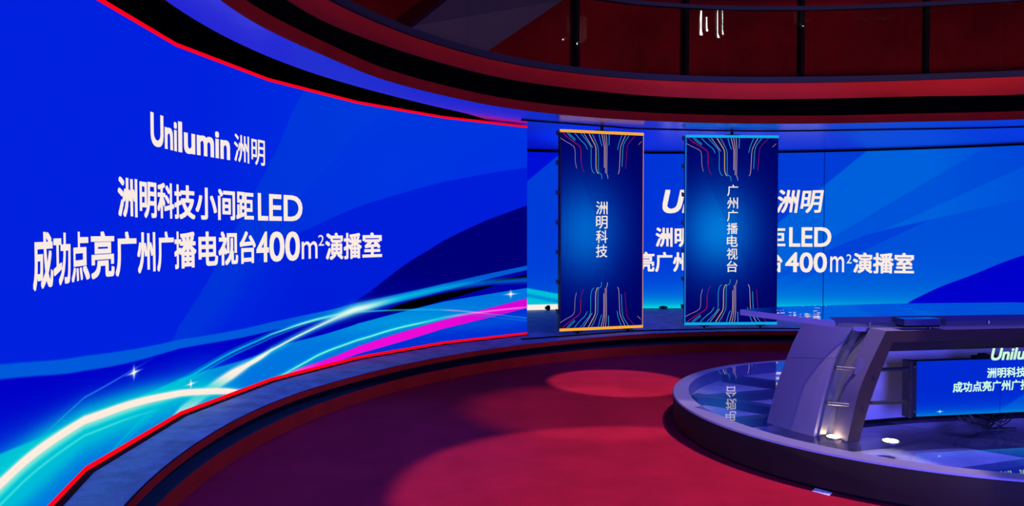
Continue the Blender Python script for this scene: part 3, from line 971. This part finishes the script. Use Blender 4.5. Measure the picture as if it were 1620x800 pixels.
def hang_panel(label, base, rz, Wd, Hh, bar, text, art, edge_side, edge_mat, ztext):
    """base: lower left front corner; local x along the face, y into the panel"""
    t = thing('hanging_led_panel', label, 'screen', base, rz)
    D = 0.075
    build('cabinet', *box(0.0, Wd, 0.004, D, 0.0, Hh), M_CAB, t, world=False, bevel=0.004)
    e = 0.012
    V = [(e, 0, 0.035), (Wd - e, 0, 0.035), (Wd - e, 0, Hh - 0.035), (e, 0, Hh - 0.035)]
    face = build('display_face', V, [(0, 1, 2, 3)], art, t, world=False, uv=[(0, 0), (1, 0), (1, 1), (0, 1)])
    build('light_bar', *box(0, Wd, -0.004, 0.03, Hh - 0.036, Hh), bar, t, world=False)
    build('light_bar', *box(0, Wd, -0.004, 0.03, 0.0, 0.036), bar, t, world=False)
    x0 = 0.0 if edge_side == 'l' else Wd - 0.011
    build('edge_strip', *box(x0, x0 + 0.011, -0.002, 0.02, 0.037, Hh - 0.037), edge_mat, t, world=False)
    # circuit lines, mirrored at the bottom
    for mir in (False, True):
      VV, FF, MI = [], [], []
      for k, w, pts in PLINES:
        q = []
        for x, y in pts:
            u = (x - 97) / 633
            yt = 65 + (x - 95) * 0.05
            v = (y - yt) / (1500 - (x - 97) / 633 * 60)
            q.append((u * Wd, (1 - max(v, 0.0135)) * Hh))
        qq = [(x, Hh - z) for x, z in q] if mir else q
        V, F = ribbon(qq, w * Wd / 633 * 0.62, -0.0015)
        n = len(VV)
        VV += V
        FF += [tuple(i + n for i in f) for f in F]
        MI += [PMATS[k]] * len(F)
      build('circuit_lines', VV, FF, [M_L_TAN, M_L_GOLD, M_L_CYAN, M_L_RED], face, midx=MI, world=False)
    # column of characters
    z1, pitch, size, xc = ztext
    pcs = []
    VV, FF = [], []
    for i, ch in enumerate(text):
        V0, F0 = glyphs(ch, 0.008)
        n = len(VV)
        asp = 0.98 if ch not in '科' else 0.98
        VV += [(xc + (a - 0.5) * size * asp, -0.0015, z1 - i * pitch - size + b * size) for a, b in V0]
        FF += [tuple(j + n for j in f) for f in F0]
    build('lettering', VV, FF, M_WHITE, face, world=False)
    # side latches
    for i in range(7):
        z = Hh * (0.985 - i * 0.1475)
        v, f = join(box(-0.03, 0.0, 0.02, 0.055, z - 0.035, z + 0.02), box(-0.042, -0.028, 0.025, 0.05, z - 0.025, z + 0.028))
        build('side_latch', v, f, M_BRACKET, t, world=False, bevel=0.003)
    # hanger: plate, stem and trolley
    xm = Wd * 0.505
    top = 2.956 - base[2]
    v, f = join(box(xm - 0.10, xm + 0.10, 0.015, 0.065, Hh, Hh + 0.014), box(xm - 0.016, xm + 0.016, 0.025, 0.055, Hh + 0.012, top))
    build('hanger', v, f, M_BLACK, t, world=False, bevel=0.002)
    # castors
    for xc_ in (Wd * 0.22, Wd * 0.83):
        h = base[2] - 0.2635
        v, f = join(box(xc_ - 0.06, xc_ + 0.06, 0.015, 0.065, -0.018, 0.0), tube([(xc_ - 0.012, 0.04, -h + 0.0225), (xc_ + 0.012, 0.04, -h + 0.0225)], 0.0215, 16),
                    box(xc_ - 0.017, xc_ - 0.013, 0.03, 0.05, -h + 0.015, -0.016), box(xc_ + 0.013, xc_ + 0.017, 0.03, 0.05, -h + 0.015, -0.016))
        build('castor', v, f, M_BLACK, t, world=False)
    return t


ang1 = math.atan2(10.292 - 9.902, 1.746 - 0.617)
hang_panel('tall hanging screen with orange light bars and four white characters', (0.617, 9.902, 0.31), ang1, 1.195, 2.585, M_ORANGE, '洲明科技',
           panel_art('panel_picture_orange', (0, 98, 200), 0.30), 'r', emit('panel_edge_tan', (190, 130, 120)), (1.672, 0.1865, 0.168, 0.585))
hang_panel('tall hanging screen with cyan light bars and seven white characters', (2.365, 10.569, 0.31), math.atan2(10.640 - 10.569, 3.654 - 2.365), 1.290, 2.595, M_CYANBAR, '广州广播电视台',
           panel_art('panel_picture_cyan', (0, 118, 214), 0.36), 'l', emit('panel_edge_cyan', (20, 120, 215)), (1.920, 0.1735, 0.154, 0.655))

# ------------------------------------------------------------------ desk platform
PC, PR, PRI = (3.33, 6.10), 2.015, 1.945
PH = 0.25


def circ(c, r, n=160):
    return [(c[0] + r * math.cos(2 * PI * i / n), c[1] + r * math.sin(2 * PI * i / n)) for i in range(n)]


pf = thing('round_platform', 'round low platform with lavender rim and glass floor under the desk', 'platform', (PC[0], PC[1], 0))
ci, ri = (3.40, 6.13), 1.945
n = 160
prof = []
V, F, MI = [], [], []
for i in range(n):
    a = 2 * PI * i / n
    ca, sa = math.cos(a), math.sin(a)
    o = (PC[0] + PR * ca, PC[1] + PR * sa)
    ob = (PC[0] + (PR - 0.012) * ca, PC[1] + (PR - 0.012) * sa)
    ii = (ci[0] + ri * ca, ci[1] + ri * sa)
    V += [(ob[0], ob[1], 0.028), (o[0], o[1], PH - 0.012), (PC[0] + (PR - 0.008) * ca, PC[1] + (PR - 0.008) * sa, PH), (ii[0], ii[1], PH), (ii[0], ii[1], 0.06)]
for i in range(n):
    j = (i + 1) % n
    for k in range(5):
        k2 = (k + 1) % 5
        F.append((i * 5 + k, j * 5 + k, j * 5 + k2, i * 5 + k2))
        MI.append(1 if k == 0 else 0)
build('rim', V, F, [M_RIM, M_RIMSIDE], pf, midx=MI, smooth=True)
build('plinth', *prism(circ(PC, PR - 0.05), 0.001, 0.03), M_BLACK, pf)
build('sub_deck', *prism(circ(ci, ri - 0.004), 0.061, 0.14), M_DECK, pf)
for k, (ox, an) in enumerate(((-1.3, 20), (-0.55, 20), (0.2, 20), (0.95, 20), (-0.9, -42), (0.1, -42), (1.0, -42))):
    a = math.radians(an)
    hl = math.sqrt(max(0.1, (ri - 0.05) ** 2 - ox ** 2))
    v, f = box(-hl, hl, ox - 0.05, ox + 0.05, 0.141, 0.205)
    v = [(ci[0] + p[0] * math.cos(a) - p[1] * math.sin(a), ci[1] + p[0] * math.sin(a) + p[1] * math.cos(a), p[2] + (0.0005 * k)) for p in v]
    build('joist', v, f, M_JOIST, pf)
build('glass_floor', *prism(circ(ci, ri - 0.003), 0.232, 0.2485), M_FLOORGLASS, pf)

# uplights let into the glass floor
for i, (x, y, r, lb) in enumerate(((2.105, 5.03, 0.040, 'small round uplight glowing at the foot of the desk leg'), (2.43, 4.93, 0.046, 'small round uplight in the open glass floor right of the desk leg'))):
    u = thing('floor_uplight', lb, 'light', (x, y, 0.2487))
    v, f = tube([(x, y, 0.2488), (x, y, 0.2545)], r + 0.010, 24)
    build('bezel', v, f, M_STEEL, u)
    v, f = tube([(x, y, 0.2546), (x, y, 0.2565)], r, 24)
    build('lens', v, f, M_UPLIGHT, u)

# ------------------------------------------------------------------ news desk
O2 = np.array([2.14, 4.92])
EX, EY = np.array([0.985, 0.17]), np.array([-0.17, 0.985])


def dk(a, b, z):
    p = O2 + EX * a + EY * b
    return (float(p[0]), float(p[1]), z)


FZ = 0.2495
desk = thing('news_desk', 'curved grey metallic news desk with arched open front standing on the round platform', 'desk', (3.2, 5.5, FZ))
# arched front frame
outer = spline([(0.008, FZ), (0.049, 0.425), (0.091, 0.583), (0.175, 0.768), (0.274, 0.955)], 8)
inner = spline([(0.094, FZ), (0.135, 0.40), (0.177, 0.527), (0.246, 0.704), (0.322, 0.880)], 8)
XE = 2.75
Dp = 0.17
V, F, MI = [], [], []
m = len(outer)
for off in (0, Dp):
    V += [dk(a, off, z) for a, z in outer] + [dk(a, off, z) for a, z in inner]
for i in range(m - 1):
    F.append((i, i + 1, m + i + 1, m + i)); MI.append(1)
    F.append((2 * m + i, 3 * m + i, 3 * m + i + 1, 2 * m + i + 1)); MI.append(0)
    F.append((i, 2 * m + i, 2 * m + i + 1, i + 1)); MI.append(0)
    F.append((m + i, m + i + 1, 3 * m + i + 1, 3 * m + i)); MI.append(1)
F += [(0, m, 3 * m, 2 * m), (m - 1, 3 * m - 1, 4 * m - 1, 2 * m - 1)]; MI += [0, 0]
leg_ = build('front_leg', V, F, [M_DESK, M_DESKDARK], desk, midx=MI, smooth=True)
# right-hand leg, mirrored
V2 = []
for off in (0, Dp):
    V2 += [dk(2 * XE / 2 + 0.27 - a, off, z) for a, z in outer] + [dk(2 * XE / 2 + 0.27 - a, off, z) for a, z in inner]
build('front_leg', V2, F, [M_DESK, M_DESKDARK], desk, midx=MI, smooth=True)
# top beam
XR = XE + 0.27 - 0.3225
bv = [(0.3225, 0.8805), (XR, 0.8755), (XR + 0.05, 0.949), (0.2745, 0.955)]
V = [dk(a, 0, z) for a, z in bv] + [dk(a, Dp, z) for a, z in bv]
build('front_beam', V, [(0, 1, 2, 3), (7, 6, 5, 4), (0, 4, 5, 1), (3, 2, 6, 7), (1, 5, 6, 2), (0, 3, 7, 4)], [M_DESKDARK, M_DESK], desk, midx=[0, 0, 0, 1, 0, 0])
# bolts on the leg
for x, z in ((0.158, 0.668), (0.088, 0.46)):
    p0, p1 = dk(x + 0.03, 0.001, z), dk(x + 0.03, -0.006, z)
    build('bolt', *tube([p0, p1], 0.011, 14), M_BRACKET, leg_)
# desk top slab: from the front beam back round the curved rear
arc = []
for k in range(0, 25):
    th = math.radians(208 - k * (208 + 8) / 24)
    arc.append((3.42 + 1.40 * math.cos(th), 5.30 + 0.62 * math.sin(th) + 0.10))
top = [(2.295, 5.195), (2.05, 5.435)]
slab = [(2.05, 5.435)] + [p for p in spline([(2.2, 5.72), (2.7, 5.98), (3.4, 6.08), (4.2, 6.02), (4.8, 5.75)], 6)] + [dk(XE, Dp + 0.002, 0)[:2], dk(0.33, Dp + 0.002, 0)[:2], (2.30, 5.195)]
build('desk_top', *prism(slab, 0.925, 0.956), M_DESK, desk)
# dark beam added under the top, deepened for the shaded band there
ib = [(0.42, 0.34), (XE - 0.2, 0.34), (XE - 0.2, 0.40), (0.42, 0.40)]
build('inner_shade_beam', *prism([dk(a, b, 0)[:2] for a, b in ib], 0.765, 0.924), M_DESKDARK, desk)
# curved modesty panel with black base strip
pl = spline([dk(0.30, 0.40, 0)[:2], dk(0.9, 0.46, 0)[:2], dk(1.6, 0.46, 0)[:2], dk(2.3, 0.42, 0)[:2], dk(2.65, 0.36, 0)[:2]], 8)


def along(pts, w, z0, z1, o=0.0):
    V, F = [], []
    for i, p in enumerate(pts):
        a, b = np.array(pts[max(i - 1, 0)]), np.array(pts[min(i + 1, len(pts) - 1)])
        t = (b - a) / np.hypot(*(b - a))
        nn = np.array([-t[1], t[0]])
        p = np.array(p)
        for q, z in ((p + nn * o, z0), (p + nn * (o + w), z0), (p + nn * (o + w), z1), (p + nn * o, z1)):
            V.append((q[0], q[1], z))
    m = len(pts)
    for i in range(m - 1):
        for j in range(4):
            F.append((i * 4 + j, i * 4 + (j + 1) % 4, (i + 1) * 4 + (j + 1) % 4, (i + 1) * 4 + j))
    F += [(0, 1, 2, 3), tuple((m - 1) * 4 + j for j in (3, 2, 1, 0))]
    return V, F


build('modesty_panel', *along(pl, 0.03, FZ + 0.001, 0.924, 0.0), M_BACKPANEL, desk, smooth=True)
build('base_strip', *along(pl, 0.012, FZ, 0.272, -0.012), M_BLACK, desk, smooth=True)

# side shell: curved outer panel leaning inwards
shL = spline([(1.797, 5.42, FZ), (1.848, 5.425, 0.45), (1.916, 5.43, 0.651), (1.978, 5.43, 0.81), (2.047, 5.43, 0.951)], 6)
shR = spline([(1.982, 5.05, FZ), (2.046, 5.085, 0.48), (2.122, 5.12, 0.697), (2.205, 5.155, 0.84), (2.293, 5.19, 0.951)], 6)


def sheet(Lc, Rc, thick, nx=8, bulge=0.012):
    V, F = [], []
    m = len(Lc)
    for layer in (0, 1):
        for a, b in zip(Lc, Rc):
            a, b = Vector(a), Vector(b)
            e = (b - a)
            nn = Vector((e.y, -e.x, 0)).normalized()
            for k in range(nx + 1):
                u = k / nx
                p = a.lerp(b, u) + nn * (bulge * 4 * u * (1 - u) - layer * thick)
                V.append(tuple(p))
    w = nx + 1
    N = m * w
    for i in range(m - 1):
        for k in range(nx):
            q = (i * w + k, i * w + k + 1, (i + 1) * w + k + 1, (i + 1) * w + k)
            F.append(q)
            F.append(tuple(N + j for j in reversed(q)))
    for i in range(m - 1):
        F.append((i * w, (i + 1) * w, N + (i + 1) * w, N + i * w))
        F.append((i * w + nx, N + i * w + nx, N + (i + 1) * w + nx, (i + 1) * w + nx))
    for k in range(nx):
        F.append((k, N + k, N + k + 1, k + 1))
        j = (m - 1) * w
        F.append((j + k, j + k + 1, N + j + k + 1, N + j + k))
    return V, F


# lower and upper halves so that the joint shows
cut = 15
build('side_shell', *sheet(shL[:cut], shR[:cut], 0.03), M_DESK, desk, smooth=True)
gapL = [tuple(np.array(p) + np.array((0, 0, 0.003))) for p in shL[cut - 1:cut]]
build('side_shell', *sheet(gapL + shL[cut:], [tuple(np.array(shR[cut - 1]) + np.array((0, 0, 0.003)))] + shR[cut:], 0.03), M_DESK, desk, smooth=True)


def shift(c, dx, dy):
    return [(x + dx, y + dy, z) for x, y, z in c]


# steel edge trim, then the recessed column behind it
tr0, tr1 = shift(shR, 0.024, 0.012), shift(shR, 0.040, 0.006)
build('edge_trim', *sheet(tr0, tr1, 0.035, 2, 0.0), M_BRACKET, desk, smooth=True)
cL, cR = shift(shR, 0.050, 0.030), shift(shR, 0.098, 0.040)
build('steel_column', *sheet(cL, cR, 0.03, 3, 0.0), M_STEEL, desk, smooth=True)
dL, dR = shift(shR, 0.104, 0.075), shift(shR, 0.215, 0.060)
dL = [(x, y, z) for x, y, z in dL]
dR = [dk(a + 0.02, Dp - 0.02, z)[:2] + (z,) for a, z in spline([(0.008, FZ), (0.045, 0.40), (0.091, 0.583), (0.175, 0.768), (0.274, 0.951)], 6)]
build('recess_panel', *sheet(dL, dR, 0.02, 3, 0.0), M_COLUMN, desk, smooth=True)
# short rods from column to leg and from leg to screen bracket
for p, q in (((2.150, 5.10, 0.695), (2.275, 5.03, 0.695)), ((2.078, 5.06, 0.468), (2.215, 4.99, 0.468))):
    build('tie_rod', *tube([p, q], 0.0125, 14), M_STEEL, desk, smooth=True)
for a, z in ((0.20, 0.69), (0.14, 0.472)):
    build('screen_arm', *tube([dk(a, 0.085, z), dk(0.497, 0.085, z)], 0.0125, 14), M_BRACKET, desk, smooth=True)
# gusset at the upper tie rod
g = [(2.235, 5.035), (2.275, 5.00), (2.29, 5.03), (2.25, 5.065)]
V = [(x, y, 0.665) for x, y in g] + [(2.262, 5.03, 0.765), (2.275, 5.015, 0.765), (2.285, 5.03, 0.765), (2.27, 5.045, 0.765)]
build('gusset', V, [(3, 2, 1, 0), (4, 5, 6, 7), (0, 1, 5, 4), (1, 2, 6, 5), (2, 3, 7, 6), (3, 0, 4, 7)], M_DESK, desk)
# glass top with frosted edge on standoffs
gp = [(1.655, 5.60), (2.045, 4.885), (2.09, 5.10), (2.50, 5.15), (3.371, 5.26), (4.4, 5.32), (4.9, 5.45), (4.75, 5.90), (4.0, 6.16), (3.025, 6.06), (2.35, 5.90), (1.99, 5.80)]
n = len(gp)
V, F = prism(gp, 0.990, 1.030)
gtop = build('glass_top', V, F, [M_TOPGLASS, M_GLASSEDGE, M_LEDGE], desk, midx=[0, 0, 1] + [2] * (n - 1))
for x, y in ((2.16, 5.40), (2.42, 5.22), (2.24, 5.28), (3.2, 5.9), (3.3, 5.34), (4.3, 5.5)):
    build('standoff', *tube([(x, y, 0.957), (x, y, 0.9895)], 0.014, 14), M_STEEL, gtop)
# low clear ledge on the glass with a metal end block
b0, b1 = np.array((2.545, 5.005)), np.array((2.80, 5.035))
e = (b1 - b0) / np.hypot(*(b1 - b0))
nn = np.array([-e[1], e[0]])
q = [b0, b1, b1 + nn * 0.10, b0 + nn * 0.10]
gled = build('glass_ledge', *prism([tuple(v) for v in q], 0.985, 1.028), [M_LEDGE, M_TOPGLASS], desk, midx=[1, 1, 0, 0, 0, 0])
q2 = [b1 + e * 0.002, b1 + e * 0.035, b1 + e * 0.035 + nn * 0.10, b1 + e * 0.002 + nn * 0.10]
build('end_block', *prism([tuple(v) for v in q2], 0.985, 1.029), M_BRACKET, gled)
q3 = [b0 + nn * 0.01, b1 + nn * 0.01, b1 + nn * 0.09, b0 + nn * 0.09]
build('ledge_tray', *prism([tuple(v) for v in q3], 0.972, 0.984), M_BLACK, gled)
st_p = b1 - e * 0.03 + nn * 0.07
build('ledge_post', *tube([(st_p[0], st_p[1], 0.945), (st_p[0], st_p[1], 0.972)], 0.014, 12), M_BRACKET, gled)

# ------------------------------------------------------------------ desk screen
sb = dk(0.505, 0.075, 0.0)
srz = math.atan2(0.17, 0.985)
ds = thing('desk_led_screen', 'long low LED screen with the white and blue banner held in the open desk front', 'screen', (sb[0], sb[1], 0.372), srz)
SWd, SH = 1.74, 0.366
XO = 0.052


def desk_art():
    a = Art('desk_screen_picture', SWd - XO, 0.0, SH)
    a.base((0, 46, 208))
    s, z = a.s, a.z
    e1 = a.op('MULTIPLY_ADD', s, 0.42, -0.23)
    a.lay((0, 62, 214), a.mul(a.below(e1, 0.02), 0.8))
    e2 = a.op('MULTIPLY_ADD', s, 0.55, -0.33)
    a.lay((0, 84, 216), a.mul(a.below(e2, 0.02), 0.7))
    gl = a.op('POWER', 2.718, a.op('MULTIPLY', a.op('DIVIDE', z, 0.035), -1.0))
    a.lay((0, 140, 220), a.mul(gl, 0.9))
    a.lay((240, 252, 240), a.gspot(0.175, 0.026, 0.020, 0.0035))
    a.lay((240, 252, 240), a.gspot(0.175, 0.026, 0.004, 0.010))
    a.lay((0, 16, 110), a.mul(a.window(0.628, 0.632, 0.002), 0.6))
    return a.done()


dsf = build('display_face', [(XO, 0, 0), (SWd, 0, 0), (SWd, 0, SH), (XO, 0, SH)], [(0, 1, 2, 3)], desk_art(), ds, world=False, uv=[(0, 0), (1, 0), (1, 1), (0, 1)])
build('cabinet', *box(XO - 0.002, SWd + 0.002, 0.002, 0.06, -0.002, SH + 0.002), M_CAB, ds, world=False, bevel=0.002)
v, f = join(box(0.0, 0.020, -0.006, 0.075, -0.008, SH + 0.006), box(0.020, 0.050, 0.004, 0.02, -0.004, SH + 0.004), box(0.020, 0.050, 0.055, 0.07, -0.004, SH + 0.004),
            box(0.020, 0.050, 0.004, 0.07, -0.004, 0.045), box(0.020, 0.050, 0.004, 0.07, SH - 0.045, SH + 0.004))
ebr = build('end_bracket', v, f, M_BRACKET, ds, world=False, bevel=0.0015)
for z in (0.035, SH - 0.035):
    build('bracket_screw', *tube([(0.036, 0.0035, z), (0.036, -0.003, z)], 0.008, 12), M_STEEL, ebr, world=False)
build('connector_box', *box(0.50, 0.66, 0.01, 0.055, SH + 0.003, SH + 0.022), M_BLACK, ds, world=False, bevel=0.003)
build('connector_box', *box(0.545, 0.60, 0.015, 0.05, SH + 0.0225, SH + 0.036), M_BLACK, ds, world=False, bevel=0.003)
lx0 = 0.320
k = 1.297 / 5.498
zb = 0.150
txt = []
for ri_, row in enumerate(BTXT):
    dx = -0.040 if ri_ < 2 else 0.0
    txt.append([(body, lx0 + dx + (s0 - 3.235) * k, lx0 + dx + (s1 - 3.235) * k, zb + (z0 - 0.886) * k * 0.86, zb + (z1 - 0.886) * k * 0.86, b, sh) for body, s0, s1, z0, z1, b, sh in row])
lettering(txt, lambda s, z: (s, -0.0015, z), M_WHITEG, dsf, world=False)

# cables under the desk screen
cb = thing('cable_bundle', 'tangled bundle of black cables hanging below the desk screen to the glass floor', 'cable', dk(1.13, 0.20, FZ))
rnd = random.Random(5)
for i in range(10):
    xa = rnd.uniform(0.955, 1.06)
    xb = rnd.uniform(1.24, 1.375)
    zm = rnd.uniform(0.262, 0.315)
    sk = rnd.uniform(0.25, 0.75)
    b0_ = 0.172 + 0.007 * i
    w = xb - xa
    pts = [dk(xa + 0.03, b0_, 0.42), dk(xa - 0.015, b0_ - 0.015, 0.36), dk(xa + 0.005, b0_ - 0.05, 0.31 + 0.2 * (zm - 0.262)), dk(xa + w * sk * 0.6, b0_ - 0.07, zm + 0.006),
           dk(xa + w * sk, b0_ - 0.07, zm), dk(xb - w * 0.12, b0_ - 0.04, zm + 0.035), dk(xb, b0_ - 0.01, 0.36), dk(xb - 0.02, b0_, 0.42)]
    build('cable', *tube(spline(pts, 6), 0.0042, 8), M_CABLE, cb, smooth=True)
for x0_, x1_, zz in ((0.98, 1.13, 0.30), (1.02, 1.24, 0.33), (1.20, 1.08, 0.29), (1.30, 1.22, 0.335)):
    pts = [dk(x0_, 0.165, 0.42), dk(x0_ + 0.02, 0.15, 0.37), dk((x0_ + x1_) / 2, 0.12, zz), dk(x1_, 0.11, 0.262), dk(x1_ + 0.1, 0.10, 0.256)]
    build('cable', *tube(spline(pts, 6), 0.004, 8), M_CABLE, cb, smooth=True)

# scrap of paper on the carpet by the platform
tag(build('paper_scrap', [(1.845, 4.715, 0.003), (1.915, 4.63, 0.003), (1.945, 4.655, 0.012), (1.875, 4.74, 0.012), (1.845, 4.715, 0.0005), (1.915, 4.63, 0.0005), (1.945, 4.655, 0.0095), (1.875, 4.74, 0.0095)],
          [(0, 1, 2, 3), (7, 6, 5, 4), (0, 4, 5, 1), (1, 5, 6, 2), (2, 6, 7, 3), (3, 7, 4, 0)], M_PAPER), 'small white scrap of paper on the carpet at the platform edge', 'paper')

# tube lamps hanging in the opening, seen mirrored in the gallery glass
for i, (x, y, z0, z1) in enumerate(((4.735, 5.40, 4.88, 5.284), (4.822, 5.44, 4.944, 5.178), (4.998, 5.514, 4.838, 5.295), (5.075, 5.55, 4.89, 5.284))):
    lp_ = thing('tube_lamp', ('first', 'shorter second', 'third', 'fourth')[i] + ' from the left of the four white tube lamps mirrored in the gallery glass', 'lamp', (x, y, z0))
    build('tube', *tube([(x, y, z0), (x, y, z1)], 0.022 if i != 1 else 0.018, 12), M_TUBE, lp_, smooth=True)
    build('lamp_cap', *tube([(x, y, z1 + 0.001), (x, y, z1 + 0.06)], 0.028, 12), M_BLACK, lp_, smooth=True)
    dv = Vector((1.72 - x, 8.95 - y, 0)).normalized()
    sd = Vector((dv.y, -dv.x, 0))
    for sg in (-1, 1):
        c_ = Vector((x, y, 0)) + sd * (0.029 * sg)
        q4 = [c_ - dv * 0.03, c_ + dv * 0.40, c_ + dv * 0.40 + sd * (0.004 * sg), c_ - dv * 0.03 + sd * (0.004 * sg)]
        build('added_baffle', *prism([(p.x, p.y) for p in q4], z0 - 0.03, z1 + 0.03), M_BLACK, lp_)  # unseen plates added to keep the tubes from mirroring in neighbouring panes
    build('lamp_wire', *tube([(x, y, z1 + 0.061), (x, y, ZT - 0.001)], 0.004, 6), M_BLACK, lp_)

# repeats share a group
for stem, grp in (('hanging_led_panel', 'hanging screens on the stage'), ('floor_uplight', 'round uplights in the glass floor'),
                  ('tube_lamp', 'white tube lamps over the studio'), ('cable_lump', 'dark lumps along the back of the stage'),
                  ('curved_video_wall', 'curved video walls round the studio')):
    for o in S.objects:
        if o.parent is None and o.name.split('.')[0] == stem:
            o['group'] = grp
